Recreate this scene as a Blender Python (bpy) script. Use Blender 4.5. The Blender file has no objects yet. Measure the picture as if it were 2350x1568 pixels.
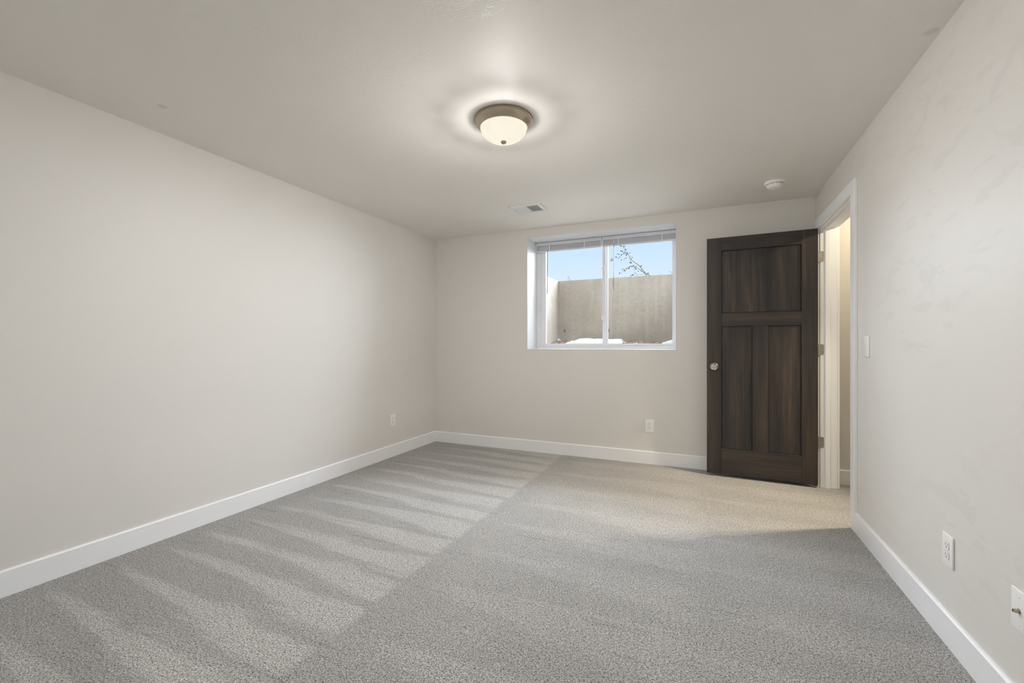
import bpy, bmesh, math, random
from mathutils import Vector, Matrix, Quaternion

random.seed(7)
scene = bpy.context.scene
COL = scene.collection

# ------------------------------------------------------------------ camera
XL, XR, YB, YF, HC = -2.979, 0.881, 4.446, -0.42, 2.44     # room: left, right, back, front, ceiling
CAMZ = 1.172
cam = bpy.data.cameras.new('camera')
cam.sensor_width = 36.0
cam.lens = 995.17 / 2350 * 36.0
cam.shift_y = 7.1 / 2350
cam.clip_start = 0.02
camera = bpy.data.objects.new('camera', cam)
COL.objects.link(camera)
camera.location = (0, 0, CAMZ)
camera.rotation_euler = (math.radians(90), 0, math.radians(23.766))
scene.camera = camera

# ------------------------------------------------------------------ exposure, world, daylight
vs = scene.view_settings
scene.display_settings.display_device = 'sRGB'
vs.view_transform = 'Standard'
vs.look = 'None'
vs.exposure = 0.09
vs.gamma = 1.0
vs.use_curve_mapping = False
scene.cycles.max_bounces = 10
scene.cycles.diffuse_bounces = 6
scene.cycles.glossy_bounces = 3
scene.cycles.use_adaptive_sampling = True
scene.cycles.adaptive_threshold = 0.05
scene.cycles.adaptive_min_samples = 20
scene.cycles.transparent_max_bounces = 12
scene.cycles.sample_clamp_indirect = 6.0
scene.cycles.use_denoising = True

world = bpy.data.worlds.new('sky')
scene.world = world
world.use_nodes = True
wn = world.node_tree.nodes
wl = world.node_tree.links
wn.clear()
w_out = wn.new('ShaderNodeOutputWorld')
w_bg = wn.new('ShaderNodeBackground')
w_tc = wn.new('ShaderNodeTexCoord')
w_sep = wn.new('ShaderNodeSeparateXYZ')
w_ramp = wn.new('ShaderNodeValToRGB')
w_ramp.color_ramp.elements[0].position = 0.10
w_ramp.color_ramp.elements[0].color = (0.78, 0.885, 1.0, 1)
w_ramp.color_ramp.elements[1].position = 0.24
w_ramp.color_ramp.elements[1].color = (0.565, 0.775, 1.0, 1)
w_bg.inputs['Strength'].default_value = 1.0
wl.new(w_tc.outputs['Generated'], w_sep.inputs[0])
wl.new(w_sep.outputs['Z'], w_ramp.inputs[0])
wl.new(w_ramp.outputs[0], w_bg.inputs['Color'])
wl.new(w_bg.outputs[0], w_out.inputs['Surface'])

sun = bpy.data.lights.new('sun', 'SUN')          # hazy high sun over the window well, light comes in through the window
sun.energy = 66.0
sun.angle = math.radians(120)
sun.color = (0.83, 0.90, 1.0)
sun_o = bpy.data.objects.new('sun', sun)
COL.objects.link(sun_o)
sun_o.location = (-1, 9, 6)
sun_o.rotation_euler = Vector((-0.14, -0.66, -0.74)).to_track_quat('-Z', 'Y').to_euler()

ROOM_LAMP_POWER = 17.3     # per spot of the dome light
ROOM_GLOW_POWER = 0.36
ROOM_RIM_POWER = 0.050
HALL_LAMP_POWER = 5.2
HALL_BEAM_POWER = 56.0
LAMP_COL = (1.0, 0.975, 0.95)
HALL_COL = (1.0, 0.85, 0.62)

# ------------------------------------------------------------------ node helpers
def lin(c):
    return tuple(((v / 255) / 12.92 if v / 255 <= 0.04045 else ((v / 255 + 0.055) / 1.055) ** 2.4) for v in c) + (1.0,)

class NT:
    def __init__(self, name):
        self.m = bpy.data.materials.new(name)
        self.m.use_nodes = True
        self.t = self.m.node_tree
        self.n = self.t.nodes
        self.b = self.n['Principled BSDF']
        self.out = self.n['Material Output']
    def new(self, typ, **kw):
        o = self.n.new(typ)
        for k, v in kw.items():
            setattr(o, k, v)
        return o
    def link(self, a, b):
        self.t.links.new(a, b)
    def val(self, sock, v):
        if hasattr(v, 'is_linked') or hasattr(v, 'links'):
            self.link(v, sock)
        else:
            sock.default_value = v
    def math(self, op, a, b=0.0, c=None, clamp=False):
        o = self.new('ShaderNodeMath', operation=op, use_clamp=clamp)
        self.val(o.inputs[0], a)
        self.val(o.inputs[1], b)
        if c is not None:
            self.val(o.inputs[2], c)
        return o.outputs[0]
    def smooth(self, x, lo, hi, tmin=0.0, tmax=1.0):
        o = self.new('ShaderNodeMapRange', interpolation_type='SMOOTHSTEP')
        self.val(o.inputs['Value'], x)
        o.inputs['From Min'].default_value = lo
        o.inputs['From Max'].default_value = hi
        o.inputs['To Min'].default_value = tmin
        o.inputs['To Max'].default_value = tmax
        return o.outputs[0]
    def noise(self, scale, detail=2.0, rough=0.5, vec=None, dist=0.0):
        o = self.new('ShaderNodeTexNoise')
        o.inputs['Scale'].default_value = scale
        o.inputs['Detail'].default_value = detail
        o.inputs['Roughness'].default_value = rough
        o.inputs['Distortion'].default_value = dist
        if vec is not None:
            self.link(vec, o.inputs['Vector'])
        return o.outputs['Fac']
    def coords(self, scale=(1, 1, 1), loc=(0, 0, 0)):
        tc = self.new('ShaderNodeTexCoord')
        mp = self.new('ShaderNodeMapping')
        mp.inputs['Scale'].default_value = scale
        mp.inputs['Location'].default_value = loc
        self.link(tc.outputs['Object'], mp.inputs['Vector'])
        return mp.outputs[0]
    def ramp(self, fac, stops):
        o = self.new('ShaderNodeValToRGB')
        e = o.color_ramp.elements
        while len(e) < len(stops):
            e.new(0.5)
        for el, (p, c) in zip(e, stops):
            el.position = p
            el.color = c
        self.link(fac, o.inputs[0])
        return o.outputs[0]
    def mix(self, fac, a, b, blend='MIX'):
        o = self.new('ShaderNodeMix', data_type='RGBA', blend_type=blend)
        self.val(o.inputs[0], fac)
        self.val(o.inputs[6], a)
        self.val(o.inputs[7], b)
        return o.outputs[2]
    def bump(self, height, strength=0.2, dist=0.001):
        o = self.new('ShaderNodeBump')
        o.inputs['Strength'].default_value = strength
        o.inputs['Distance'].default_value = dist
        self.link(height, o.inputs['Height'])
        self.link(o.outputs[0], self.b.inputs['Normal'])
    def set(self, color=None, rough=None, metal=None, spec=None):
        if color is not None:
            self.val(self.b.inputs['Base Color'], color)
        if rough is not None:
            self.val(self.b.inputs['Roughness'], rough)
        if metal is not None:
            self.val(self.b.inputs['Metallic'], metal)
        if spec is not None:
            self.val(self.b.inputs['Specular IOR Level'], spec)
        return self.m

def simple(name, color, rough=0.5, metal=0.0, spec=0.5, var=0.03, vscale=30.0):
    t = NT(name)
    f = t.noise(vscale, 3.0, 0.6, t.coords())
    d = tuple(max(0.0, v * (1 - var)) for v in color[:3]) + (1,)
    l = tuple(min(1.0, v * (1 + var)) for v in color[:3]) + (1,)
    return t.set(t.ramp(f, [(0.3, d), (0.7, l)]), rough, metal, spec)

# ------------------------------------------------------------------ materials
def paint(name, color, rough=0.55, spec=0.3, ridges=0.3, fine=0.12, patch=1.1, thr=0.56, spots=None, rot=0.4, smear=0.0):
    """hand-trowelled painted plaster: fine grain plus sparse trowel ridges"""
    t = NT(name)
    co = t.coords()
    big = t.noise(0.9, 2.0, 0.5, co)
    base = t.ramp(big, [(0.3, tuple(v * 0.985 for v in color[:3]) + (1,)), (0.7, tuple(v * 1.015 for v in color[:3]) + (1,))])
    # sparse patches
    pm = t.smooth(t.noise(patch, 3.0, 0.55, t.coords(loc=(3.1, 1.7, 4.4))), thr, thr + 0.10)
    wob = t.noise(11.0, 5.0, 0.62, t.coords(scale=(1.0, 1.6, 1.3), loc=(0.4, 2.2, 1.1)), 0.6)
    ridge = t.math('SUBTRACT', 1.0, t.smooth(t.math('ABSOLUTE', t.math('SUBTRACT', wob, 0.5)), 0.0, 0.022))
    ridge = t.math('MULTIPLY', ridge, pm)
    # long straight scratches of the trowel
    mp = t.new('ShaderNodeMapping')
    mp.inputs['Rotation'].default_value = (rot, rot * 0.7, rot)
    mp.inputs['Scale'].default_value = (1.6, 42.0, 42.0)
    t.link(co, mp.inputs['Vector'])
    st = t.math('MULTIPLY', t.smooth(t.noise(1.0, 2.0, 0.5, mp.outputs[0]), 0.60, 0.72),
                t.smooth(t.noise(patch * 1.3, 2.0, 0.5, t.coords(loc=(9.0, 5.0, 2.0))), 0.58, 0.66))
    soft = t.noise(7.0, 3.0, 0.5, t.coords(loc=(1, 5, 2)))
    gr = t.noise(260.0, 2.0, 0.5, co)
    h = t.math('ADD', t.math('MULTIPLY', gr, fine), t.math('MULTIPLY', ridge, ridges))
    h = t.math('ADD', h, t.math('MULTIPLY', st, ridges * 0.35))
    h = t.math('ADD', h, t.math('MULTIPLY', soft, 0.5))
    t.bump(h, 0.55, 0.0035)
    colr = base
    if smear:      # flat smears left by the trowel, a touch duller than the paint around them
        ms = t.new('ShaderNodeMapping')
        ms.inputs['Rotation'].default_value = (0.75, 0.0, 0.0)
        ms.inputs['Scale'].default_value = (1.0, 1.7, 5.0)
        t.link(co, ms.inputs['Vector'])
        sm = t.math('MULTIPLY', t.smooth(t.noise(2.2, 4.0, 0.6, ms.outputs[0], 0.4), 0.53, 0.60), t.smooth(t.noise(0.9, 2.0, 0.5, t.coords(loc=(0.3, 2.6, 0.8))), 0.46, 0.58))
        colr = t.mix(t.math('MULTIPLY', sm, smear), colr, (0.50, 0.49, 0.47, 1))
    for (sx, sy, r) in (spots or []):
        mpn = t.new('ShaderNodeVectorMath', operation='DISTANCE')
        sep = t.new('ShaderNodeSeparateXYZ')
        cmb = t.new('ShaderNodeCombineXYZ')
        t.link(co, sep.inputs[0])
        t.link(sep.outputs[0], cmb.inputs[0])
        t.link(sep.outputs[1], cmb.inputs[1])
        t.link(cmb.outputs[0], mpn.inputs[0])
        mpn.inputs[1].default_value = (sx, sy, 0)
        f = t.smooth(mpn.outputs['Value'], r * 0.55, r * 1.15, 0.18, 0.0)
        colr = t.mix(f, colr, (0.16, 0.15, 0.13, 1))
    return t.set(colr, rough, 0, spec)

WALLC = (0.765, 0.744, 0.708, 1)
M = {}
M['wall'] = paint('wall_paint', WALLC, 0.5, 0.35, ridges=0.16, fine=0.10, patch=0.8, thr=0.58)
M['wall_rough'] = paint('wall_paint_trowelled', WALLC, 0.48, 0.25, ridges=0.30, fine=0.10, patch=1.4, thr=0.49, rot=0.9, smear=0.13)
M['ceil'] = paint('ceiling_paint', (0.875, 0.85, 0.81, 1), 0.55, 0.3, ridges=0.30, fine=0.10, patch=2.1, thr=0.515,
                  spots=[(-2.634, 1.363, 0.026), (0.846, 2.291, 0.026)])
M['trim'] = simple('white_trim_paint', (0.915, 0.925, 0.94, 1), 0.38, 0, 0.45, 0.01, 3)
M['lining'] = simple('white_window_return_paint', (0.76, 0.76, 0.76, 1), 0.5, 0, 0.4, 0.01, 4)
M['vinyl'] = simple('white_vinyl', (0.84, 0.85, 0.87, 1), 0.35, 0, 0.5, 0.01, 6)
M['plastic'] = simple('white_plastic', (0.93, 0.925, 0.92, 1), 0.3, 0, 0.5, 0.01, 20)
M['plastic_gap'] = simple('dark_slot', (0.03, 0.03, 0.03, 1), 0.6, 0, 0.3)
M['blind'] = simple('shaded_white_blind_slats', (0.70, 0.705, 0.75, 1), 0.45, 0, 0.4, 0.015, 12)  # white slats, backlit shade put into the grey tone
M['blind_rail'] = simple('shaded_white_blind_rail', (0.68, 0.69, 0.73, 1), 0.4, 0, 0.4, 0.01, 12)  # white rails toned grey to carry the shade of their backlit side
M['tape'] = simple('white_blind_cord', (0.76, 0.76, 0.79, 1), 0.7, 0, 0.2)
M['wand'] = simple('smoky_wand_plastic', (0.22, 0.22, 0.20, 1), 0.25, 0, 0.5)
M['nickel'] = simple('satin_nickel', (0.62, 0.60, 0.56, 1), 0.28, 1.0, 0.5, 0.04, 80)
M['hinge'] = simple('satin_nickel_hinge', (0.55, 0.51, 0.45, 1), 0.42, 1.0, 0.5, 0.06, 120)
M['pan'] = simple('brushed_nickel_pan', (0.50, 0.43, 0.33, 1), 0.38, 0.75, 0.5, 0.05, 60)
M['pan_lip'] = simple('brushed_nickel_lip', (0.34, 0.28, 0.20, 1), 0.4, 0.75, 0.5, 0.05, 60)
M['finial'] = simple('finial_metal', (0.55, 0.47, 0.38, 1), 0.45, 0.2, 0.4)
M['vent'] = simple('white_vent_metal', (0.80, 0.80, 0.79, 1), 0.4, 0, 0.5, 0.01, 12)
M['gap_grey'] = simple('plastic_shade_gap', (0.45, 0.45, 0.44, 1), 0.6)
M['duct'] = simple('grey_duct', (0.58, 0.59, 0.61, 1), 0.7, 0, 0.2)
M['brass'] = simple('connector_metal', (0.45, 0.40, 0.30, 1), 0.35, 1.0, 0.5)

def carpet():
    t = NT('grey_cut_pile_carpet')
    co = t.coords()
    sep = t.new('ShaderNodeSeparateXYZ')
    t.link(co, sep.inputs[0])
    x, y = sep.outputs[0], sep.outputs[1]
    wob = t.math('MULTIPLY', t.math('SUBTRACT', t.noise(0.9, 2.0, 0.5, t.coords(loc=(4, 4, 0))), 0.5), 0.16)
    wobx = t.math('MULTIPLY', t.math('SUBTRACT', t.noise(5.0, 2.0, 0.5, t.coords(loc=(2, 8, 0))), 0.5), 0.10)
    streak = t.math('MULTIPLY', t.math('SUBTRACT', t.noise(1.0, 3.0, 0.6, t.coords(scale=(1.3, 15.0, 1.0), loc=(3, 6, 0))), 0.5), 1.5)
    # lanes brushed by the vacuum cleaner: strokes run across the room, wedges that widen towards the lane's end
    def lane(x0, x1, period, off, slope, amp, soft):
        u = t.math('DIVIDE', t.math('SUBTRACT', t.math('ADD', x, wobx), x0), x1 - x0)
        ph = t.math('ADD', t.math('DIVIDE', t.math('ADD', t.math('ADD', y, t.math('MULTIPLY', x, slope)), wob), period), off)
        fr = t.math('FRACT', ph)
        width = t.math('MULTIPLY', u, 0.80)                       # light share of the stroke
        d = t.math('SUBTRACT', width, t.math('ABSOLUTE', t.math('MULTIPLY', t.math('SUBTRACT', fr, 0.5), 2.0)))
        core = t.smooth(t.math('ADD', d, streak), -0.22, 0.22)
        edge = t.math('MULTIPLY', t.smooth(u, 0.0, 0.12), t.smooth(u, 1.0 - soft, 1.0 + soft, 1.0, 0.0))
        return t.math('MULTIPLY', t.math('MULTIPLY', core, edge), amp)
    s = lane(-2.90, -1.36, 0.245, 0.10, 0.06, 1.0, 0.015)
    s = t.math('ADD', s, lane(-1.30, -0.05, 0.41, 0.35, 0.05, 0.42, 0.10))
    s = t.math('ADD', s, lane(-0.10, 1.05, 0.37, 0.75, 0.04, 0.30, 0.10))
    patch = t.noise(1.6, 3.0, 0.55, t.coords(loc=(7, 1, 0)))
    # thin dark partings between strokes
    ln = t.noise(1.0, 3.0, 0.6, t.coords(scale=(1.0, 30.0, 1.0)))
    part = t.math('MULTIPLY', t.smooth(ln, 0.59, 0.64), t.smooth(t.noise(3.0, 2.0, 0.5, co), 0.45, 0.6))
    # tufts
    f1 = t.noise(235.0, 2.0, 0.55, t.coords(loc=(1, 1, 0)), 0.8)
    f2 = t.noise(120.0, 2.0, 0.5, t.coords(loc=(5, 3, 0)))
    sp = t.math('ADD', t.math('MULTIPLY', f1, 0.72), t.math('MULTIPLY', f2, 0.28))
    tuft = t.ramp(sp, [(0.375, (0.062, 0.053, 0.044, 1)), (0.45, (0.37, 0.352, 0.330, 1)), (0.53, (0.595, 0.578, 0.552, 1)), (0.62, (0.91, 0.895, 0.865, 1))])
    k = t.math('ADD', 0.755, t.math('MULTIPLY', s, 0.225))
    k = t.math('ADD', k, t.math('MULTIPLY', t.math('SUBTRACT', patch, 0.5), 0.22))
    k = t.math('SUBTRACT', k, t.math('MULTIPLY', part, 0.16))
    kc = t.new('ShaderNodeCombineXYZ')
    for i in range(3):
        t.link(k, kc.inputs[i])
    col = t.mix(1.0, tuft, kc.outputs[0], 'MULTIPLY')
    t.bump(sp, 0.9, 0.010)
    t.b.inputs['Sheen Weight'].default_value = 0.25
    t.b.inputs['Sheen Roughness'].default_value = 0.6
    return t.set(col, 0.95, 0, 0.05)
M['carpet'] = carpet()

def wood(name, vertical, seed, streak=1.0):
    t = NT(name)
    s = (9.0, 9.0, 0.55) if vertical else (0.55, 9.0, 9.0)
    a = t.noise(1.0, 4.0, 0.6, t.coords(scale=s, loc=(seed, seed * 1.7, seed * 0.3)), 0.5)
    s2 = (70.0, 70.0, 2.0) if vertical else (2.0, 70.0, 70.0)
    g = t.noise(1.0, 3.0, 0.6, t.coords(scale=s2, loc=(seed * 2, seed, seed)), 0.3)
    f = t.math('ADD', t.math('MULTIPLY', a, 0.75), t.math('MULTIPLY', g, 0.25))
    c = t.ramp(f, [(0.34, (0.020, 0.0185, 0.020, 1)), (0.48, (0.033, 0.029, 0.029, 1)),
                   (0.58, (0.056, 0.043, 0.035, 1)), (0.69, (0.100, 0.070, 0.048, 1))])
    t.bump(g, 0.12, 0.001)
    return t.set(c, t.ramp(g, [(0.3, (0.42,) * 3 + (1,)), (0.7, (0.52,) * 3 + (1,))]), 0, 0.45)

def boards(name, edges, seed):
    """panel glued up from boards of different tone; edges are board joints in object x"""
    t = NT(name)
    co = t.coords()
    sep = t.new('ShaderNodeSeparateXYZ')
    t.link(co, sep.inputs[0])
    a = t.noise(1.0, 4.0, 0.6, t.coords(scale=(8.0, 8.0, 0.8), loc=(seed, 0, seed)), 0.7)
    g = t.noise(1.0, 3.0, 0.6, t.coords(scale=(75.0, 75.0, 2.0), loc=(seed, 3, seed)), 0.3)
    f = t.math('ADD', t.math('MULTIPLY', a, 0.7), t.math('MULTIPLY', g, 0.3))
    c = t.ramp(f, [(0.34, (0.023, 0.021, 0.022, 1)), (0.48, (0.038, 0.033, 0.031, 1)),
                   (0.58, (0.066, 0.050, 0.040, 1)), (0.68, (0.115, 0.082, 0.056, 1))])
    for (e, k) in edges:
        st = t.smooth(sep.outputs[0], e - 0.001, e + 0.001, 0.0, 1.0)
        fall = t.smooth(sep.outputs[0], e, e + 0.11, 1.0, 0.0)
        fac = t.math('MULTIPLY', t.math('MULTIPLY', st, fall), k)
        c = t.mix(fac, c, (0.018, 0.017, 0.018, 1))
    t.bump(g, 0.12, 0.001)
    return t.set(c, 0.46, 0, 0.45)

def glass():
    t = NT('clear_window_glass')
    n = t.new('ShaderNodeBsdfTransparent')
    n.inputs[0].default_value = (0.975, 0.985, 0.98, 1)
    g = t.new('ShaderNodeBsdfGlossy')
    g.inputs['Roughness'].default_value = 0.0
    fr = t.new('ShaderNodeFresnel')
    fr.inputs[0].default_value = 1.25
    mx = t.new('ShaderNodeMixShader')
    t.link(fr.outputs[0], mx.inputs[0])
    t.link(n.outputs[0], mx.inputs[1])
    t.link(g.outputs[0], mx.inputs[2])
    t.link(mx.outputs[0], t.out.inputs['Surface'])
    return t.m
M['glass'] = glass()

def dome_glass(strength):
    t = NT('lit_frosted_glass')
    e = t.new('ShaderNodeEmission')
    f = t.noise(14.0, 2.0, 0.5, t.coords())
    c = t.ramp(f, [(0.35, (0.93, 0.855, 0.70, 1)), (0.65, (0.955, 0.89, 0.75, 1))])
    t.link(c, e.inputs[0])
    e.inputs[1].default_value = strength
    t.link(e.outputs[0], t.out.inputs['Surface'])
    return t.m
M['dome'] = dome_glass(0.98)

def concrete():
    t = NT('cast_concrete')
    co = t.coords()
    a = t.noise(1.6, 5.0, 0.6, co)
    b = t.noise(26.0, 4.0, 0.6, co)
    v = t.noise(1.0, 3.0, 0.6, t.coords(scale=(14.0, 14.0, 0.7)))
    f = t.math('ADD', t.math('MULTIPLY', a, 0.5), t.math('ADD', t.math('MULTIPLY', b, 0.25), t.math('MULTIPLY', v, 0.25)))
    c = t.ramp(f, [(0.36, (0.140, 0.119, 0.096, 1)), (0.5, (0.182, 0.157, 0.129, 1)), (0.64, (0.228, 0.203, 0.171, 1))])
    vo = t.new('ShaderNodeTexVoronoi')
    vo.inputs['Scale'].default_value = 44.0
    t.link(co, vo.inputs['Vector'])
    pit = t.math('MULTIPLY', t.smooth(vo.outputs['Distance'], 0.10, 0.20, 1.0, 0.0), t.smooth(t.noise(9.0, 2.0, 0.5, co), 0.42, 0.54))
    c = t.mix(t.math('MULTIPLY', pit, 0.75), c, (0.035, 0.028, 0.022, 1))
    t.bump(b, 0.3, 0.004)
    return t.set(c, 0.9, 0, 0.2)
M['concrete'] = concrete()
M['tie_rust'] = simple('rusty_form_tie', (0.06, 0.042, 0.03, 1), 0.85, 0, 0.2, 0.2, 200)
M['soil'] = simple('gravelly_soil', (0.50, 0.45, 0.40, 1), 0.95, 0, 0.1, 0.35, 60)
M['chips'] = simple('brown_wood_chips', (0.115, 0.085, 0.066, 1), 0.9, 0, 0.1, 0.5, 45)
M['snow'] = simple('melting_snow', (0.16, 0.157, 0.151, 1), 0.8, 0, 0.2, 0.04, 25)
M['bark'] = simple('grey_bark', (0.045, 0.040, 0.037, 1), 0.85, 0, 0.2, 0.3, 90)
M['leaf'] = simple('dry_olive_brown_leaf', (0.034, 0.029, 0.023, 1), 0.75, 0, 0.2, 0.35, 30)

# ------------------------------------------------------------------ mesh helpers
class MB:
    def __init__(self):
        self.bm = bmesh.new()
    def box(self, x0, x1, y0, y1, z0, z1, bevel=0.0, seg=1, mat=None):
        r = bmesh.ops.create_cube(self.bm, size=1.0)
        v = r['verts']
        sx, sy, sz = x1 - x0, y1 - y0, z1 - z0
        for q in v:
            q.co = Vector(((q.co.x + .5) * sx + x0, (q.co.y + .5) * sy + y0, (q.co.z + .5) * sz + z0))
        if bevel > 0:
            es = list({e for q in v for e in q.link_edges})
            rb = bmesh.ops.bevel(self.bm, geom=es, offset=bevel, segments=seg, affect='EDGES', profile=0.5)
            v = list({q for f in rb['faces'] for q in f.verts} | {q for q in v if q.is_valid})
        if mat is not None:
            for q in v:
                q.co = mat @ q.co
        return v
    def prism(self, pts, axis, a, b):
        """extrude a closed 2-D outline along an axis from a to b"""
        def P(p, w):
            if axis == 'x': return Vector((w, p[0], p[1]))
            if axis == 'y': return Vector((p[0], w, p[1]))
            return Vector((p[0], p[1], w))
        A = [self.bm.verts.new(P(p, a)) for p in pts]
        B = [self.bm.verts.new(P(p, b)) for p in pts]
        n = len(pts)
        self.bm.faces.new(A)
        self.bm.faces.new(B[::-1])
        for i in range(n):
            self.bm.faces.new((A[i], B[i], B[(i + 1) % n], A[(i + 1) % n]))
        return self
    def lathe(self, prof, seg=64, mat=None, cap0=True, cap1=True):
        """revolve (radius, z) profile about local z"""
        rings = []
        mat = mat or Matrix.Identity(4)
        for (r, z) in prof:
            if r < 1e-6:
                rings.append([self.bm.verts.new(mat @ Vector((0, 0, z)))])
            else:
                rings.append([self.bm.verts.new(mat @ Vector((r * math.cos(2 * math.pi * i / seg), r * math.sin(2 * math.pi * i / seg), z))) for i in range(seg)])
        for R0, R1 in zip(rings, rings[1:]):
            for i in range(seg):
                j = (i + 1) % seg
                if len(R0) == 1 and len(R1) == 1: continue
                if len(R0) == 1: self.bm.faces.new((R0[0], R1[i], R1[j]))
                elif len(R1) == 1: self.bm.faces.new((R0[i], R1[0], R0[j]))
                else: self.bm.faces.new((R0[i], R1[i], R1[j], R0[j]))
        if cap0 and len(rings[0]) > 1: self.bm.faces.new(rings[0])
        if cap1 and len(rings[-1]) > 1: self.bm.faces.new(rings[-1][::-1])
        return self
    def tube(self, pts, radii, seg=8):
        rings = []
        pts = [Vector(p) for p in pts]
        for i, p in enumerate(pts):
            d = (pts[min(i + 1, len(pts) - 1)] - pts[max(i - 1, 0)]).normalized()
            u = d.cross(Vector((0, 1, 0.01))).normalized()
            w = d.cross(u)
            r = radii[i] if isinstance(radii, (list, tuple)) else radii
            rings.append([self.bm.verts.new(p + (u * math.cos(2 * math.pi * k / seg) + w * math.sin(2 * math.pi * k / seg)) * r) for k in range(seg)])
        for a, b in zip(rings, rings[1:]):
            for k in range(seg):
                self.bm.faces.new((a[k], b[k], b[(k + 1) % seg], a[(k + 1) % seg]))
        self.bm.faces.new(rings[0])
        self.bm.faces.new(rings[-1][::-1])
        return self
    def build(self, name, mat, parent=None, smooth=False, angle=35):
        bmesh.ops.recalc_face_normals(self.bm, faces=self.bm.faces)
        me = bpy.data.meshes.new(name)
        self.bm.to_mesh(me)
        self.bm.free()
        if smooth:
            for p in me.polygons:
                p.use_smooth = True
            me.set_sharp_from_angle(angle=math.radians(angle))
        me.materials.append(mat)
        o = bpy.data.objects.new(name, me)
        COL.objects.link(o)
        if parent is not None:
            o.parent = parent
        return o

def tag(o, label, cat=None, group=None, kind=None):
    o['label'] = label
    if cat: o['category'] = cat
    if group: o['group'] = group
    if kind: o['kind'] = kind
    return o

def empty(name, loc=(0, 0, 0), rz=0.0):
    o = bpy.data.objects.new(name, None)
    o.empty_display_size = 0.05
    o.location = loc
    o.rotation_euler = (0, 0, rz)
    COL.objects.link(o)
    return o

def copy_tree(o, parent=None):
    c = o.copy()
    COL.objects.link(c)
    c.parent = parent
    for ch in list(o.children):
        copy_tree(ch, c)
    return c

# ------------------------------------------------------------------ the shell
# window opening (outer edge of the white returns) and door opening
WX0, WX1, WZ0, WZ1 = -1.779, -0.230, 1.116, 2.352
YO = 4.86                       # outside face of the back wall
DY0, DY1, DZ = 3.425, 4.282, 2.126       # clear opening between the jambs
XH = 0.997                      # hall face of the right wall
HX = 2.06                       # far wall of the hall
JT = 0.018

b = MB()
b.box(XL - 0.12, HX + 0.12, YF - 0.12, YB, -0.12, 0.0)
tag(b.build('floor', M['carpet']), 'grey speckled cut pile carpet with vacuum stripes', 'floor', kind='structure')
b = MB()
b.box(XL - 0.12, HX + 0.12, YF - 0.12, YO, HC, HC + 0.12)
tag(b.build('ceiling', M['ceil']), 'greige hand-trowelled ceiling over the whole room', 'ceiling', kind='structure')
b = MB()
b.box(XL - 0.12, XL, YF - 0.12, YB, 0.0, HC)
tag(b.build('wall_left', M['wall']), 'long bare greige wall on the left', 'wall', kind='structure')
b = MB()
b.box(XL - 0.12, WX0, YB, YO, -0.12, HC)
b.box(WX1, HX + 0.12, YB, YO, -0.12, HC)
b.box(WX0, WX1, YB, YO, -0.12, WZ0)
b.box(WX0, WX1, YB, YO, WZ1, HC)
tag(b.build('wall_back', M['wall']), 'greige end wall with the basement window', 'wall', kind='structure')
b = MB()
b.box(XR, XH, YF, DY0 - JT, 0.0, HC)
b.box(XR, XH, DY1 + JT, YB, 0.0, HC)
b.box(XR, XH, DY0 - JT, DY1 + JT, DZ + JT, HC)
tag(b.build('wall_right', M['wall_rough']), 'greige wall on the right with the doorway', 'wall', kind='structure')
b = MB()
b.box(XL, HX, YF - 0.12, YF, 0.0, HC)
tag(b.build('wall_front', M['wall']), 'greige wall behind the camera', 'wall', kind='structure')
b = MB()
b.box(HX, HX + 0.12, YF - 0.12, YB, 0.0, HC)
tag(b.build('wall_hall', M['wall']), 'greige far wall of the hallway beyond the doorway', 'wall', kind='structure')

# baseboards
BBH, BBT = 0.124, 0.014
def base_profile(sign, at):
    # outline across the board: (offset, z)
    return [(at, 0.0), (at + sign * BBT, 0.0), (at + sign * BBT, BBH - 0.007), (at + sign * (BBT - 0.006), BBH), (at, BBH)]
b = MB(); b.prism(base_profile(1, XL), 'y', YF, YB)
tag(b.build('baseboard_left', M['trim']), 'white baseboard along the left wall', 'baseboard', kind='structure')
b = MB(); b.prism(base_profile(-1, YB), 'x', XL + BBT, XR)
tag(b.build('baseboard_back', M['trim']), 'white baseboard along the window wall', 'baseboard', kind='structure')
b = MB(); b.prism(base_profile(-1, XR), 'y', YF, 3.335)
tag(b.build('baseboard_right', M['trim']), 'white baseboard along the right wall in front of the doorway', 'baseboard', kind='structure')
b = MB(); b.prism(base_profile(-1, YB), 'x', XH + 0.018, HX)
tag(b.build('baseboard_hall', M['trim']), 'short white baseboard seen through the doorway', 'baseboard', kind='structure')

# door frame: jambs, stops, casing
df = empty('trim_1', (XR, (DY0 + DY1) / 2, 0))
tag(df, 'white painted door frame and flat casing in the right wall', 'door frame', kind='structure')
ox, oy = XR, (DY0 + DY1) / 2
def dbox(name, x0, x1, y0, y1, z0, z1, bev=0.0015):
    m = MB(); m.box(x0 - ox, x1 - ox, y0 - oy, y1 - oy, z0, z1, bev)
    return m.build(name, M['trim'], df)
dbox('jamb', XR, XH, DY1, DY1 + JT, 0, DZ + JT, 0.001)
dbox('jamb', XR, XH, DY0 - JT, DY0, 0, DZ + JT, 0.001)
dbox('head_jamb', XR, XH, DY0, DY1, DZ, DZ + JT, 0.001)
SX0, SX1, ST = 0.9075, 0.948, 0.012
def stop_profile(s, at):
    return [(SX0, at), (SX0, at + s * 0.004), (SX0 + 0.009, at + s * ST), (SX1 - 0.002, at + s * ST), (SX1, at + s * (ST - 0.002)), (SX1, at)]
m = MB(); m.prism([(p[0] - ox, p[1] - oy) for p in stop_profile(-1, DY1)], 'z', 0, DZ - ST); m.build('door_stop', M['trim'], df)
m = MB(); m.prism([(p[0] - ox, p[1] - oy) for p in stop_profile(1, DY0)], 'z', 0, DZ - ST); m.build('door_stop', M['trim'], df)
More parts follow.
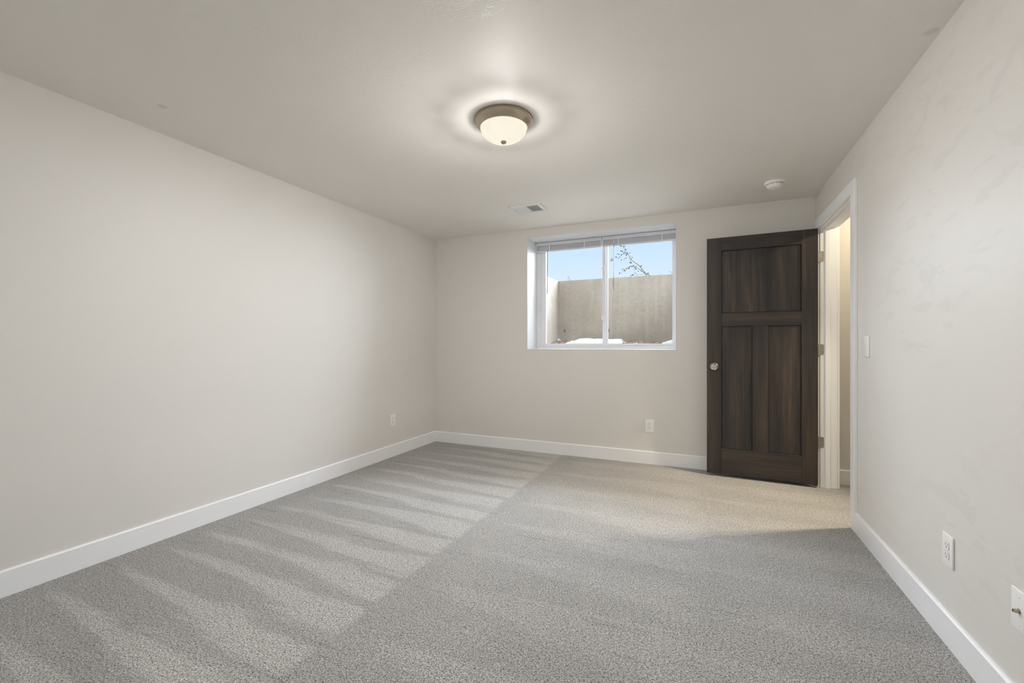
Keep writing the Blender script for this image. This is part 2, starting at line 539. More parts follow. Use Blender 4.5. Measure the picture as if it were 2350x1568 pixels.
m = MB(); m.prism([(p[0] - ox, p[1]) for p in stop_profile(-1, DZ)], 'y', DY0 - oy, DY1 - oy); m.build('door_stop', M['trim'], df)
CT = 0.018
CY0, CY1, CZ = 3.335, 4.371, 2.215          # outer edges of the casing
dbox('casing', XR - CT, XR, CY0, 3.415, 0, CZ - 0.083, 0.002)
dbox('casing', XR - CT, XR, 4.288, CY1, 0, CZ - 0.083, 0.002)
dbox('head_casing', XR - CT, XR, CY0, CY1, CZ - 0.083, CZ, 0.002)
dbox('casing', XH, XH + CT, CY0, 3.415, 0, CZ - 0.083, 0.002)
dbox('casing', XH, XH + CT, 4.288, CY1, 0, CZ - 0.083, 0.002)
dbox('head_casing', XH, XH + CT, CY0, CY1, CZ - 0.083, CZ, 0.002)

# window returns
LT = 0.008
WY = 4.750                      # room face of the window frame
wr = empty('trim_2', ((WX0 + WX1) / 2, YB, WZ0))
tag(wr, 'deep white painted returns lining the window opening', 'window return', kind='structure')
def rbox(name, x0, x1, y0, y1, z0, z1):
    m = MB(); m.box(x0 - wr.location.x, x1 - wr.location.x, y0 - YB, y1 - YB, z0 - WZ0, z1 - WZ0, 0.001)
    return m.build(name, M['lining'], wr)
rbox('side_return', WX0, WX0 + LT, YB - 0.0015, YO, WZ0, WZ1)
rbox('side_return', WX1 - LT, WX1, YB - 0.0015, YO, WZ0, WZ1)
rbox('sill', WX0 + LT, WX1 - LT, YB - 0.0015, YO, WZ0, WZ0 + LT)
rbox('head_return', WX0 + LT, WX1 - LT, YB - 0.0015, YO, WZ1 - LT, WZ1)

# ------------------------------------------------------------------ window
win = empty('window_1', ((WX0 + WX1) / 2, WY, WZ0 + LT))
tag(win, 'white vinyl sliding basement window with two panes', 'window', kind='structure')
wx, wz = win.location.x, win.location.z
def ring(name, x0, x1, z0, z1, y0, y1, l, r, bo, tp, mat, parent=win, bev=0.002):
    m = MB()
    X = lambda v: v - wx
    Z = lambda v: v - wz
    Y = lambda v: v - WY
    m.box(X(x0), X(x0 + l), Y(y0), Y(y1), Z(z0), Z(z1), bev)
    m.box(X(x1 - r), X(x1), Y(y0), Y(y1), Z(z0), Z(z1), bev)
    m.box(X(x0 + l), X(x1 - r), Y(y0), Y(y1), Z(z0), Z(z0 + bo), bev)
    m.box(X(x0 + l), X(x1 - r), Y(y0), Y(y1), Z(z1 - tp), Z(z1), bev)
    return m.build(name, mat, parent)
FX0, FX1, FZ0, FZ1 = WX0 + LT, WX1 - LT, WZ0 + LT, WZ1 - LT
ring('frame', FX0, FX1, FZ0, FZ1, WY, 4.845, 0.034, 0.032, 0.024, 0.034, M['vinyl'])
ring('frame_bead', FX0 + 0.034, FX1 - 0.032, FZ0 + 0.024, FZ1 - 0.034, WY + 0.012, 4.84, 0.016, 0.012, 0.010, 0.012, M['vinyl'])
sash = ring('sliding_sash', FX0 + 0.050, -0.977, FZ0 + 0.034, FZ1 - 0.046, 4.772, 4.797, 0.050, 0.036, 0.026, 0.036, M['vinyl'])
fix = ring('fixed_sash', -0.998, FX1 - 0.044, FZ0 + 0.034, FZ1 - 0.046, 4.803, 4.826, 0.038, 0.010, 0.026, 0.030, M['vinyl'])
m = MB(); m.box(FX0 + 0.096 - wx, -1.008 - wx, 4.783 - WY, 4.788 - WY, FZ0 + 0.056 - wz, FZ1 - 0.078 - wz); m.build('pane', M['glass'], sash)
m = MB(); m.box(-0.965 - wx, FX1 - 0.050 - wx, 4.813 - WY, 4.818 - WY, FZ0 + 0.056 - wz, FZ1 - 0.072 - wz); m.build('pane', M['glass'], fix)
for zc in (2.01, 1.455):
    m = MB()
    m.box(-1.004 - wx, -0.986 - wx, 4.760 - WY, 4.773 - WY, zc - 0.035 - wz, zc + 0.035 - wz, 0.003, 2)
    m.box(-1.020 - wx, -1.002 - wx, 4.757 - WY, 4.768 - WY, zc - 0.012 - wz, zc + 0.020 - wz, 0.003, 2)
    m.build('latch', M['vinyl'], win)

# ------------------------------------------------------------------ raised mini blinds
BYF, BYB = 4.695, 4.728
BTOP = WZ1 - LT - 0.004
def mini_blind(x0, x1, wand_x, tapes, label):
    r = empty('mini_blind', ((x0 + x1) / 2, BYF, BTOP))
    tag(r, label, 'window blind', 'raised mini blinds in the window')
    X = lambda v: v - (x0 + x1) / 2
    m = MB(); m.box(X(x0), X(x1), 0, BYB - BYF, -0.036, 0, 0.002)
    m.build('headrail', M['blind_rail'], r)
    m = MB(); m.box(X(x0 + 0.001), X(x1 - 0.001), -0.004, 0.006, -0.0365, -0.030, 0.001)
    m.build('headrail_lip', M['vinyl'], r)
    m = MB()
    z = -0.0395
    for k in range(17):                               # stacked slats
        m.box(X(x0 + 0.006), X(x1 - 0.006), 0.003 + 0.0012 * (k % 2), 0.030 + 0.0012 * (k % 2), z - 0.0019, z)
        z -= 0.0029
    m.build('slat_stack', M['blind'], r)
    zb = z - 0.0005
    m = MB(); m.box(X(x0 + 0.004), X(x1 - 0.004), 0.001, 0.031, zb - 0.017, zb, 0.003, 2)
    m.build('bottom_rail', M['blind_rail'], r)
    for tx in tapes:
        m = MB(); m.box(X(tx - 0.007), X(tx + 0.007), -0.0025, -0.0005, zb - 0.012, -0.034)
        m.build('ladder_tape', M['tape'], r)
    for sx in (x0 + 0.006, x1 - 0.006):
        m = MB()
        m.box(X(sx - 0.006), X(sx + 0.006), -0.003, 0.0, zb - 0.012, -0.026, 0.001)
        m.build('end_bracket', M['tape'], r)
    wnd = MB(); wnd.tube([(X(wand_x), -0.012, -0.098), (X(wand_x) - 0.001, -0.014, -0.30), (X(wand_x) - 0.003, -0.016, -0.585)], 0.0040, 10)
    w_ = wnd.build('tilt_wand', M['wand'], r, True)
    hk = MB(); hk.tube([(X(wand_x), 0.0, -0.030), (X(wand_x), -0.012, -0.040), (X(wand_x), -0.012, -0.099)], 0.0022, 8)
    hk.build('wand_hook', M['tape'], w_, True)
    return r
mini_blind(FX0 + 0.004, -1.006, -1.618, (-1.602, -1.196), 'raised white mini blind over the left pane, wand beside the frame')
mini_blind(-1.001, FX1 - 0.003, -0.872, (-0.826, -0.385), 'raised white mini blind over the right pane, dark wand hanging mid-glass')

# ------------------------------------------------------------------ door leaf
DW, DT = 0.828, 0.035
door = empty('door_1', (0.859, 4.241, 0.0), math.radians(-2.3))
tag(door, 'open dark espresso three-panel wooden door standing against the window wall', 'door', kind='structure')
D0, D1 = 0.024, 2.121
def dpart(name, x0, x1, z0, z1, mat, y0=0.0, y1=DT, bev=0.0008):
    m = MB(); m.box(x0, x1, y0, y1, z0, z1, bev)
    return m.build(name, mat, door)
SL, SR = 0.120, 0.113
dpart('stile', -DW, -DW + SL, D0, D1, wood('espresso_stile_wood', True, 1.3))
dpart('stile', -SR, 0, D0, D1, wood('espresso_hinge_stile_wood', True, 4.9))
rails = ((2.002, D1, 7.1), (1.333, 1.452, 2.2), (D0, 0.252, 5.5))
for z0, z1, sd in rails:
    dpart('rail', -DW + SL, -SR, z0, z1, wood('espresso_rail_wood', False, sd))
dpart('mullion', -0.470, -0.350, 0.252, 1.333, wood('espresso_mullion_wood', True, 8.8))
def dpanel(x0, x1, z0, z1, mat):
    g = 0.0022
    m = MB(); m.box(x0 + g, x1 - g, 0.010, 0.019, z0 + g, z1 - g, 0.001); m.box(x0, x1, 0.019, DT - 0.010, z0, z1)
    o = m.build('panel', mat, door)
    return o
dpanel(-DW + SL, -SR, 1.452, 2.002, boards('espresso_top_panel', [(-0.365, 0.85), (-0.60, 0.5), (-0.145, 0.6)], 3.3))
dpanel(-DW + SL, -0.470, 0.252, 1.333, boards('espresso_latch_panel', [(-0.53, 0.4)], 6.1))
dpanel(-0.350, -SR, 0.252, 1.333, boards('espresso_hinge_panel', [(-0.29, 0.3)], 9.4))
# dark shadow gap (a shallow groove) round each panel is real: the panel is set back 11 mm
ky = Matrix.Translation((-0.768, 0, 0.975)) @ Matrix.Rotation(math.radians(90), 4, 'X')
m = MB(); m.lathe([(0.0, 0.0), (0.033, 0.0), (0.033, 0.004), (0.030, 0.007), (0.014, 0.009), (0.0, 0.009)], 48, ky)
ro = m.build('rosette', M['nickel'], door, True)
m = MB(); m.lathe([(0.0, 0.006), (0.011, 0.006), (0.011, 0.026), (0.016, 0.030), (0.0255, 0.036), (0.0295, 0.045), (0.0285, 0.053), (0.0245, 0.058), (0.0225, 0.0575), (0.0205, 0.0555), (0.012, 0.0575), (0.0, 0.0585)], 48, ky)
m.build('knob', M['nickel'], door, True)
ky2 = Matrix.Translation((-0.768, DT, 0.975)) @ Matrix.Rotation(math.radians(-90), 4, 'X')
m = MB(); m.lathe([(0.0, 0.0), (0.033, 0.0), (0.033, 0.004), (0.030, 0.007), (0.011, 0.008), (0.011, 0.026), (0.0255, 0.036), (0.0295, 0.045), (0.0245, 0.058), (0.0, 0.0585)], 48, ky2)
m.build('knob', M['nickel'], door, True)
m = MB(); m.box(-DW - 0.001, -DW + 0.002, 0.005, 0.030, 0.947, 1.003); m.box(-DW - 0.011, -DW, 0.012, 0.023, 0.966, 0.984, 0.002)
m.build('latch_bolt', M['nickel'], door)
# hinges: leaf on the jamb, barrel at the pin
for zc in (1.895, 1.131, 0.370):
    hg = bpy.data.objects.new('hinge', None)
    COL.objects.link(hg)
    hg.parent = door
    hg.empty_display_size = 0.02
    Mi = Matrix.Rotation(math.radians(2.3), 4, 'Z')            # back to room axes
    def loc(x, y, z): return Mi @ Vector((x - 0.859, y - 4.241, z))
    m = MB()
    n = 6
    pts = [(0.866, zc - 0.0445)] + [(0.9075 - 0.014 + 0.014 * math.sin(a), zc - 0.0445 + 0.014 - 0.014 * math.cos(a)) for a in [i * math.pi / 2 / n for i in range(n + 1)]] \
        + [(0.9075 - 0.014 + 0.014 * math.cos(a), zc + 0.0445 - 0.014 + 0.014 * math.sin(a)) for a in [i * math.pi / 2 / n for i in range(n + 1)]] + [(0.866, zc + 0.0445)]
    A = [m.bm.verts.new(loc(p[0], DY1 - 0.0022, p[1])) for p in pts]
    B = [m.bm.verts.new(loc(p[0], DY1 + 0.0005, p[1])) for p in pts]
    m.bm.faces.new(A); m.bm.faces.new(B[::-1])
    for i in range(len(pts)):
        j = (i + 1) % len(pts)
        m.bm.faces.new((A[i], B[i], B[j], A[j]))
    leaf = m.build('hinge_leaf', M['hinge'], hg)
    m = MB()
    for (sx, sz) in ((0.888, 0.032), (0.900, 0.010), (0.888, -0.014), (0.897, -0.030)):
        c = loc(sx, DY1 - 0.0022, zc + sz)
        m.lathe([(0.0, 0.0), (0.0036, 0.0), (0.0030, 0.0012), (0.0, 0.0014)], 12, Matrix.Translation(c) @ Mi @ Matrix.Rotation(math.radians(90), 4, 'X'))
    m.build('screw', M['nickel'], hg)
    m = MB()
    c = loc(0.8635, DY1 - 0.001, zc - 0.0445)
    m.lathe([(0.0, 0.0), (0.006, 0.0), (0.006, 0.089), (0.0, 0.089)], 16, Matrix.Translation(c))
    m.build('hinge_barrel', M['hinge'], hg, True)

# ------------------------------------------------------------------ dome lights
DOME_PROF = [(0.1315, -0.045), (0.1310, -0.052), (0.127, -0.064), (0.119, -0.078), (0.106, -0.092), (0.088, -0.104), (0.066, -0.113), (0.040, -0.119), (0.015, -0.121), (0.0, -0.121)]
PAN_PROF = [(0.0, 0.0), (0.163, 0.0), (0.1645, -0.004), (0.1635, -0.009), (0.158, -0.011), (0.1575, -0.014), (0.156, -0.020), (0.150, -0.030), (0.143, -0.039), (0.138, -0.044), (0.1365, -0.047), (0.1335, -0.048), (0.1315, -0.045), (0.0, -0.045)]
def dome_light(x, y, label, colr, bulbs):
    r = empty('ceiling_light', (x, y, HC))
    tag(r, label, 'ceiling light', 'flush dome ceiling lights')
    m = MB(); m.lathe(PAN_PROF[1:], 96, cap0=False, cap1=False)
    m.build('mounting_pan', M['pan'], r, True, 30)
    m = MB(); m.lathe([(0.160, 0.0), (0.1655, -0.001), (0.1662, -0.005), (0.1640, -0.0085), (0.160, -0.0085)], 96, cap0=False, cap1=False)
    m.build('pan_lip', M['pan_lip'], r, True, 40)
    m = MB(); m.lathe(DOME_PROF, 96, cap0=False)
    m.build('glass_dome', M['dome'], r, True, 60)
    m = MB(); m.lathe([(0.0, -0.117), (0.006, -0.119), (0.0155, -0.121), (0.0165, -0.124), (0.015, -0.129), (0.010, -0.133), (0.0, -0.135)], 32)
    m.build('finial', M['finial'], r, True, 50)
    # the bulbs' light leaves the glass round the bowl
    def bulb(kind, p, a, rad, z, aim, cone, blend):
        l = bpy.data.lights.new(kind, 'SPOT')
        l.energy = p
        l.color = colr
        l.spot_size = math.radians(cone)
        l.spot_blend = blend
        l.shadow_soft_size = 0.0
        o = bpy.data.objects.new(kind, l)
        COL.objects.link(o)
        o.parent = r
        o.location = (rad * math.cos(a), rad * math.sin(a), z)
        o.rotation_euler = Vector(aim).to_track_quat('-Z', 'Y').to_euler()
    for (kind, n, p, rad, z, up, cone, blend, fixed) in bulbs:
        for i in range(n):
            a = 2 * math.pi * i / n
            k = 1.0 if fixed else 1.0 - 0.15 * math.sin(a) - 0.07 * math.cos(a)
            bulb(kind, p * k, a, rad, z, fixed or (math.cos(a), math.sin(a), up), cone, blend)
    return r
dome_light(-1.030, 2.222, 'lit frosted glass dome light with a nickel rim on the room ceiling', LAMP_COL,
           [('bulb_light', 12, ROOM_LAMP_POWER, 0.110, -0.118, -0.90, 141, 1.0, None),
            ('bulb_glow', 12, ROOM_GLOW_POWER, 0.060, -0.138, 0.25, 172, 0.4, None),
            ('bulb_rim_glow', 24, ROOM_RIM_POWER, 0.096, -0.108, 0.5, 172, 0.4, None)])
dome_light(1.47, 3.76, 'lit dome light on the hallway ceiling beyond the doorway', HALL_COL,
           [('bulb_light', 4, HALL_LAMP_POWER, 0.040, -0.139, 0, 176, 0.2, (-0.3, 0, -1)),
            ('added_carpet_beam', 4, HALL_BEAM_POWER, 0.035, -0.140, 0, 58, 1.0, (-1.3, -0.12, -2.3))])  # second set: narrow spots added to brighten the carpet through the doorway

# ------------------------------------------------------------------ ceiling vent
VX0, VX1, VY0, VY1 = -1.642, -1.331, 3.643, 3.873
vent = empty('ceiling_vent', ((VX0 + VX1) / 2, (VY0 + VY1) / 2, HC))
tag(vent, 'white two-way metal air register on the ceiling near the window', 'air vent')
hx, hy = (VX1 - VX0) / 2, (VY1 - VY0) / 2
ix, iy = hx - 0.040, hy - 0.036
m = MB()
T, P = -0.0085, -0.0005
m.box(-hx, -ix, -hy, hy, T, P, 0.002); m.box(ix, hx, -hy, hy, T, P, 0.002)
m.box(-ix, ix, -hy, -iy, T, P, 0.002); m.box(-ix, ix, iy, hy, T, P, 0.002)
m.box(-0.006, 0.006, -iy, iy, T - 0.001, P, 0.001)
m.build('frame', M['vent'], vent)
m = MB(); m.box(-ix, ix, -iy, iy, -0.0012, -0.0004); m.build('backing', M['duct'], vent)
for side in (-1, 1):
    m = MB()
    n = 13
    for k in range(n):
        xc = side * (0.012 + (ix - 0.014) * (k + 0.5) / n)
        R = Matrix.Translation((xc, 0, -0.0062)) @ Matrix.Rotation(math.radians(-42 if side < 0 else 34), 4, 'Y')
        m.box(-0.0046, 0.0046, -iy, iy, -0.0004, 0.0004, mat=R)
    m.build('louver_bank', M['vent'], vent)
m = MB(); m.box(-ix - 0.012, -ix - 0.004, -0.055, 0.020, -0.0125, T, 0.001); m.build('damper_lever', M['vent'], vent)
for sx in (-1, 1):
    m = MB(); m.lathe([(0.0, T - 0.0015), (0.003, T - 0.0012), (0.004, T)], 16, Matrix.Translation((sx * (hx - 0.018), 0.01, 0)))
    m.build('screw', M['hinge'], vent)

# ------------------------------------------------------------------ smoke detector
sd = empty('smoke_detector', (0.512, 3.925, HC), math.radians(20))
tag(sd, 'round white smoke detector on the ceiling near the door corner', 'smoke detector')
m = MB(); m.lathe([(0.0, 0.0), (0.072, 0.0), (0.0735, -0.004), (0.0715, -0.014), (0.066, -0.018), (0.0, -0.018)], 64); m.build('base', M['plastic'], sd, True, 50)
m = MB()
for i in range(40):
    if i % 4 == 3: continue
    R = Matrix.Rotation(2 * math.pi * i / 40, 4, 'Z')
    m.box(0.0562, 0.0575, -0.0036, 0.0036, -0.0212, -0.0182, mat=R)
m.build('vent_slot', M['plastic_gap'], sd)
m = MB(); m.lathe([(0.0, -0.018), (0.056, -0.018), (0.0575, -0.0215), (0.0575, -0.026), (0.055, -0.034), (0.049, -0.043), (0.041, -0.049), (0.026, -0.0515), (0.0, -0.052)], 64); m.build('cover', M['plastic'], sd, True, 50)
bt = Matrix.Translation((-0.030, -0.018, -0.0475)) @ Matrix.Rotation(math.radians(14), 4, 'Y')
m = MB(); m.lathe([(0.0, -0.003), (0.012, -0.003), (0.0145, -0.0055), (0.0175, -0.0055), (0.019, 0.0), (0.018, 0.004)], 40, bt); m.build('test_button', M['plastic'], sd, True, 50)

# ------------------------------------------------------------------ wall plates (local: front faces -y, centre at origin)
def plate_mesh(name, parent, w=0.080, h=0.124, holes=False):
    m = MB(); m.box(-w / 2, w / 2, -0.0065, 0.0, -h / 2, h / 2, 0.0028, 3)
    return m.build(name, M['plastic'], parent, True, 60)
def screw(parent, z, r=0.0034):
    m = MB(); m.lathe([(0.0, 0.0), (r, 0.0), (r * 0.85, 0.0011), (0.0, 0.0014)], 16, Matrix.Translation((0, -0.0064, z)) @ Matrix.Rotation(math.radians(90), 4, 'X'))
    return m.build('screw', M['plastic'], parent, True)
def face_outline(zc):
    """receptacle face: round sides, flat top and bottom"""
    pts = []
    r, hh = 0.0168, 0.0140
    a0 = math.asin(hh / r * 0.80)
    for i in range(13):
        a = -a0 + 2 * a0 * i / 12
        pts.append((r * math.cos(a), zc + hh / math.sin(a0) * math.sin(a) * 1.0))
    for i in range(13):
        a = math.pi - a0 + 2 * a0 * i / 12
        pts.append((r * math.cos(a), zc + hh / math.sin(a0) * math.sin(a)))
    return pts
def make_outlet(loc, rz, label):
    r = empty('wall_outlet', loc, rz)
    tag(r, label, 'electrical outlet', 'white duplex outlets low on the walls')
    plate_mesh('wall_plate', r)
    for zc in (0.0195, -0.0195):
        g = MB(); g.prism([(p[0] * 1.07, zc + (p[1] - zc) * 1.07) for p in face_outline(zc)], 'y', -0.0069, -0.0050)
        g.build('receptacle_gap', M['gap_grey'], r)
        m = MB(); m.prism(face_outline(zc), 'y', -0.0084, -0.0050)
        rc = m.build('receptacle', M['plastic'], r)
        s = MB()
        s.box(-0.0075, -0.0053, -0.0087, -0.0080, zc - 0.0008, zc + 0.0078)
        s.box(0.0053, 0.0075, -0.0087, -0.0080, zc + 0.0002, zc + 0.0072)
        s.lathe([(0.0, 0.0), (0.0028, 0.0), (0.0028, 0.0007), (0.0, 0.0007)], 14, Matrix.Translation((0, -0.0080, zc - 0.0070)) @ Matrix.Rotation(math.radians(90), 4, 'X'))
        s.build('socket_slots', M['plastic_gap'], rc)
    screw(r, 0.0, 0.0028)
    return r
o1 = make_outlet((-0.480, YB, 0.374), 0.0, 'white duplex outlet on the window wall, left of the dark door')
o2 = copy_tree(o1); o2.location = (XL, 3.658, 0.379); o2.rotation_euler = (0, 0, math.radians(90))
o2['label'] = 'white duplex outlet low on the long left wall near the far corner'
o3 = copy_tree(o1); o3.location = (XR, 2.240, 0.367); o3.rotation_euler = (0, 0, math.radians(-90))
o3['label'] = 'white duplex outlet low on the right wall above the baseboard'

sw = empty('light_switch', (XR, 3.160, 1.160), math.radians(-90))
tag(sw, 'white toggle light switch on the right wall beside the doorway casing', 'light switch')
plate_mesh('wall_plate', sw)
m = MB(); m.box(-0.0055, 0.0055, -0.0078, -0.0060, -0.0125, 0.0125, 0.0006); m.build('toggle_collar', M['plastic'], sw)
m = MB(); m.box(-0.0042, 0.0042, -0.020, 0.0, -0.0048, 0.0048, 0.0012, 2, Matrix.Translation((0, -0.004, 0.002)) @ Matrix.Rotation(math.radians(-24), 4, 'X')); m.build('toggle', M['plastic'], sw)
screw(sw, 0.030); screw(sw, -0.030)

cp = empty('cable_plate', (XR, 1.816, 0.366), math.radians(-90))
tag(cp, 'white cable wall plate with metal connector, at the right edge of the photo', 'cable outlet')
plate_mesh('wall_plate', cp)
m = MB()
Rx = Matrix.Rotation(math.radians(90), 4, 'X')
m.lathe([(0.0, 0.0062), (0.0080, 0.0062), (0.0080, 0.0085), (0.0055, 0.0088), (0.0055, 0.0185), (0.0042, 0.0190), (0.0, 0.0185)], 6, Rx)
m.lathe([(0.0, 0.0085), (0.0049, 0.0085), (0.0049, 0.021), (0.0030, 0.021), (0.0030, 0.018), (0.0, 0.018)], 24, Rx)
m.build('coax_connector', M['brass'], cp)
screw(cp, 0.042); screw(cp, -0.042)

# ------------------------------------------------------------------ outside: window well
WLX, WRX, WBY, WTOP = -1.913, -0.10, 6.00, 2.087
b = MB()
b.box(WLX - 0.20, WRX + 0.20, WBY, WBY + 0.20, 0.6, WTOP)
b.box(WLX - 0.20, WLX, YO, WBY, 0.6, WTOP)
b.box(WRX, WRX + 0.20, YO, WBY, 0.6, WTOP)
well = b.build('wall_window_well', M['concrete'])
tag(well, 'pitted concrete retaining wall of the window well outside', 'concrete wall', kind='structure')
for (tx, tz) in ((-1.815, 1.372), (-1.187, 1.365)):
    m = MB(); m.box(tx - 0.008, tx + 0.008, WBY - 0.003, WBY + 0.004, tz - 0.022, tz + 0.022, 0.002)
    m.build('form_tie', M['tie_rust'], well)
m = MB(); m.box(-1.8165, -1.8135, WBY - 0.0016, WBY + 0.002, 1.18, 2.05)
m.build('form_seam', M['concrete'], well)

def ground_h(x, y):
    t = (y - YO) / (WBY - YO)
    h = 1.085 + 0.125 * t
    h += 0.016 * math.sin(3.1 * x + 1.3) * t + 0.010 * math.sin(7.3 * x + 0.4 + 3 * y) * t
    h += 0.035 * math.exp(-((x + 0.86) / 0.20) ** 2) * t + 0.025 * math.exp(-((x + 1.84) / 0.10) ** 2) * t
    h -= 0.010 * math.exp(-((x + 0.45) / 0.15) ** 2) * t
    return h
b = MB()
NX, NY = 60, 30
gv = [[b.bm.verts.new((WLX + (WRX - WLX) * i / NX, YO + (WBY - YO) * j / NY, ground_h(WLX + (WRX - WLX) * i / NX, YO + (WBY - YO) * j / NY) + random.uniform(-.003, .003))) for j in range(NY + 1)] for i in range(NX + 1)]
for i in range(NX):
    for j in range(NY):
        b.bm.faces.new((gv[i][j], gv[i + 1][j], gv[i + 1][j + 1], gv[i][j + 1]))
tag(b.build('ground', M['soil']), 'brown soil on the bottom of the window well', 'ground', kind='structure')
b = MB()
for k in range(3800):
    near = random.random()
    x = random.choice([random.gauss(-0.86, 0.16), random.gauss(-0.40, 0.14), random.gauss(-1.83, 0.05), random.uniform(WLX + .02, WRX - .02)])
    y = WBY - 0.02 - abs(random.gauss(0, 0.22))
    if not (WLX + 0.02 < x < WRX - 0.02 and y > YO + 0.03): continue
    if (-1.72 < x < -0.94 and y > 5.64) or (x > -0.48 and y > 5.66) or (x < -1.84 and y > 5.86): continue   # under the snow
    s = random.uniform(0.005, 0.013)
    R = Matrix.Translation((x, y, ground_h(x, y) + s * 0.3)) @ Matrix.Rotation(random.uniform(0, 6.28), 4, 'Z') @ Matrix.Rotation(random.uniform(-.6, .6), 4, 'X')
    b.box(-s, s, -s * random.uniform(.3, .7), s * random.uniform(.3, .7), -s * .25, s * .25, mat=R)
tag(b.build('wood_chips', M['chips']), 'brown chips and litter strewn along the foot of the well wall', 'litter', kind='stuff')

def snow_patch(outline, y0, y1, label, seed):
    """low mound with an uneven top line; outline = (x, crest height) along the patch"""
    rnd = random.Random(seed)
    b = MB()
    rows = []
    n = 8
    for (x, cz) in outline:
        row = []
        for j in range(n + 1):
            t = j / n
            y = y0 + (y1 - y0) * t
            prof = math.sin(math.pi * min(1.0, t * 1.02 + 0.02)) ** 0.55
            g = ground_h(x, y) - 0.012
            row.append(b.bm.verts.new((x, y, g + max(0.0, cz - g) * prof + rnd.uniform(-.0015, .0015))))
        rows.append(row)
    for r0, r1 in zip(rows, rows[1:]):
        for j in range(n):
            b.bm.faces.new((r0[j], r1[j], r1[j + 1], r0[j + 1]))
    o = b.build('snow_patch', M['snow'], None, True, 60)
    return tag(o, label, 'snow patch', 'snow patches in the window well')
snow_patch([(-1.70, 1.175), (-1.66, 1.200), (-1.60, 1.232), (-1.54, 1.255), (-1.46, 1.259), (-1.40, 1.258), (-1.35, 1.248), (-1.30, 1.253), (-1.22, 1.250), (-1.12, 1.246), (-1.04, 1.249), (-0.985, 1.246), (-0.955, 1.20)], 5.66, 5.97, 'long low white snow patch at the foot of the well wall, behind the window bar', 3)
snow_patch([(-1.905, 1.23), (-1.89, 1.262), (-1.875, 1.255), (-1.86, 1.235), (-1.85, 1.20)], 5.88, 5.98, 'small white snow lump in the left corner of the window well', 5)
snow_patch([(-0.46, 1.19), (-0.42, 1.215), (-0.36, 1.235), (-0.28, 1.25), (-0.20, 1.24), (-0.14, 1.2)], 5.68, 5.96, 'white snow patch at the right end of the window well', 8)

# ground beyond the well and the plants on it
b = MB()
b.box(WLX - 6, WRX + 6, WBY + 0.20, WBY + 7, 1.80, 2.04)
tag(b.build('ground_bank', M['soil']), 'earth bank behind the window well wall', 'ground', kind='structure')

def wpt(u, v, y):
    a = (u - 1175) / 995.17
    c_, s_ = math.cos(math.radians(23.766)), math.sin(math.radians(23.766))
    rx, ry, rz = -s_ + a * c_, c_ + a * s_, -(v - 791.1) / 995.17
    k = y / ry
    return Vector((rx * k, y, CAMZ + rz * k))
YS = 6.62
shrub = empty('shrub', (wpt(1497, 650, YS).x, YS, 2.04))
tag(shrub, 'bare leaning shrub with small brown leaves above the well wall', 'shrub')
base = shrub.location.copy()
def stem(pts, r0, r1, dy, name='branch'):
    P = [wpt(u, v, YS + dy * i / len(pts)) - base for i, (u, v) in enumerate(pts)]
    if pts[0][1] > 645: P[0].z = -0.01
    m = MB(); m.tube(P, [r0 + (r1 - r0) * i / (len(P) - 1) for i in range(len(P))], 6)
    m.build(name, M['bark'], shrub, True)
    return P
stems = [
    stem([(1497, 662), (1493, 633), (1483, 629), (1475, 620), (1468, 611), (1463, 606.5), (1457, 603), (1451, 598), (1447, 593), (1443, 586), (1438, 581), (1434, 573), (1429, 566)], 0.008, 0.002, -0.15),
    stem([(1490, 655), (1483, 630), (1472, 621.5), (1464, 616), (1456, 612.5), (1450, 611), (1445, 612), (1438, 617), (1432, 622), (1421, 628)], 0.006, 0.0015, 0.12),
    stem([(1436, 579), (1428, 584), (1421, 591), (1413, 590), (1404, 596)], 0.002, 0.001, 0.10),
    stem([(1448, 594), (1449, 602), (1452, 609), (1456, 622), (1458, 632)], 0.0018, 0.001, -0.10),
    stem([(1488, 640), (1478, 630), (1465, 631), (1455, 633), (1446, 633)], 0.003, 0.001, 0.05),
]
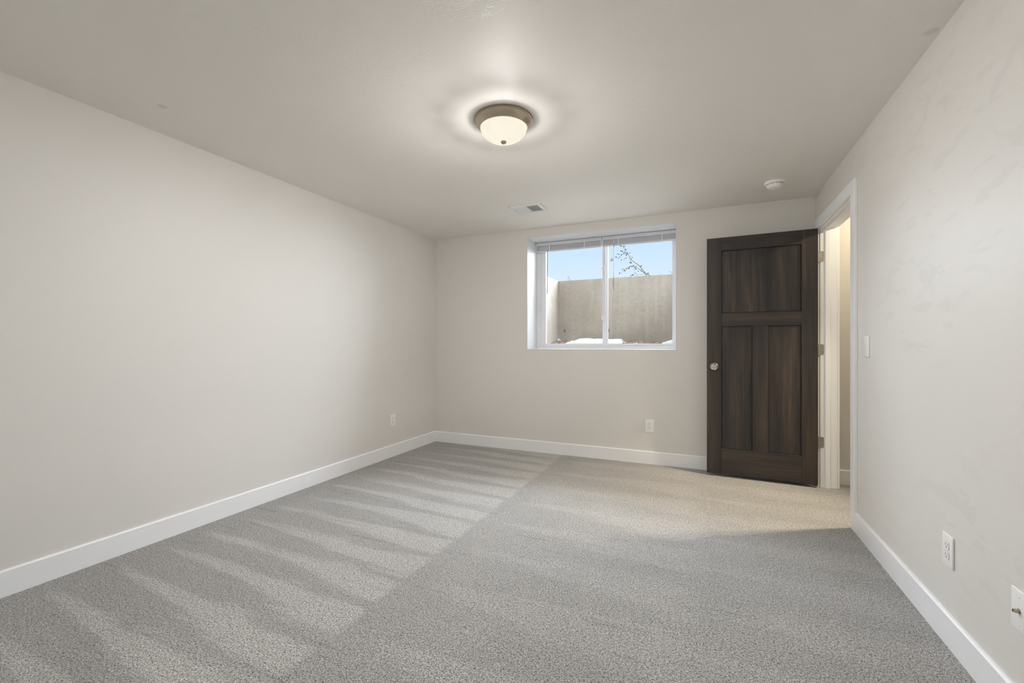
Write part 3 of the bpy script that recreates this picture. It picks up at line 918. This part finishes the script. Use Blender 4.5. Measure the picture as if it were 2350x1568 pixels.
leaf_px = [(1425, 565), (1429.5, 562), (1420, 561), (1432, 566), (1435, 572), (1436.5, 573.5), (1425, 576), (1428.5, 577.5), (1433.5, 578), (1434, 581), (1431.5, 582), (1439, 580.5), (1440, 582.5), (1445, 581), (1418, 583), (1421, 584), (1425.5, 585.5), (1426.5, 584.5), (1437, 586.5), (1437.5, 583.5), (1414, 590.5), (1419, 593.5), (1422, 590.5), (1404, 595), (1405, 598), (1402, 598.5), (1426, 597), (1433, 594.5), (1437, 592.5), (1445.5, 593), (1450.5, 590), (1451, 591.5), (1447, 597), (1446, 603), (1448.5, 603), (1446, 611), (1444, 614), (1442.5, 616.5), (1450, 612), (1453, 611), (1454, 609.5), (1457, 613), (1460, 612), (1437, 616.5), (1429, 618.5), (1433, 620), (1434.5, 622), (1422, 627), (1421.5, 628.5), (1458, 617), (1460, 618), (1464.5, 623), (1457.5, 627), (1461, 629), (1448, 633), (1451, 631.5), (1453, 630.5), (1471.5, 610.5), (1487, 627.5), (1472, 622)]
m = MB()
rnd = random.Random(11)
for (u, v) in leaf_px:
    p = wpt(u, v, YS + rnd.uniform(-0.16, 0.14)) - base
    L, W = rnd.uniform(0.011, 0.017), rnd.uniform(0.006, 0.009)
    R = Matrix.Translation(p) @ Matrix.Rotation(rnd.uniform(-1.0, 1.0), 4, 'Z') @ Matrix.Rotation(rnd.uniform(-1.2, 1.2), 4, 'Y')
    o_ = [(-L, 0, 0), (-L * .45, -.0015, W * .8), (L * .35, -.001, W), (L, 0, 0), (L * .35, -.001, -W), (-L * .45, -.0015, -W * .8)]
    f = [m.bm.verts.new(R @ Vector(q)) for q in o_]
    k = [m.bm.verts.new(R @ (Vector(q) + Vector((0, .0012, 0)))) for q in o_]
    m.bm.faces.new(f); m.bm.faces.new(k[::-1])
    for i in range(6):
        m.bm.faces.new((f[i], k[i], k[(i + 1) % 6], f[(i + 1) % 6]))
m.build('foliage', M['leaf'], shrub)

def sprig(px, y, leaves, label):
    r = empty('plant_sprig', (wpt(px[0][0], px[0][1], y).x, y, 2.04))
    tag(r, label, 'plant sprig')
    P = [wpt(u, v, y) - r.location for (u, v) in px]
    P[0].z = -0.01
    m = MB(); m.tube(P, [0.003, 0.0025] + [0.0015] * (len(P) - 2), 6); m.build('stem', M['bark'], r, True)
    m = MB()
    for (u, v) in leaves:
        p = wpt(u, v, y + 0.01) - r.location
        m.lathe([(0.0, -0.007), (0.0045, -0.002), (0.004, 0.003), (0.0, 0.007)], 8, Matrix.Translation(p) @ Matrix.Rotation(0.6, 4, 'Y'))
    m.build('foliage', M['leaf'], r)
sprig([(1305, 652), (1306, 643), (1305, 637), (1304, 634)], 6.5, [(1304, 635), (1306, 637), (1302.5, 640), (1308, 642)], 'tiny plant tip showing above the well wall behind the left pane')
sprig([(1541, 640), (1541, 626), (1539, 622.5), (1536, 622)], 6.5, [(1536, 622.5), (1540, 624)], 'curled plant tip above the well wall at the right of the window')
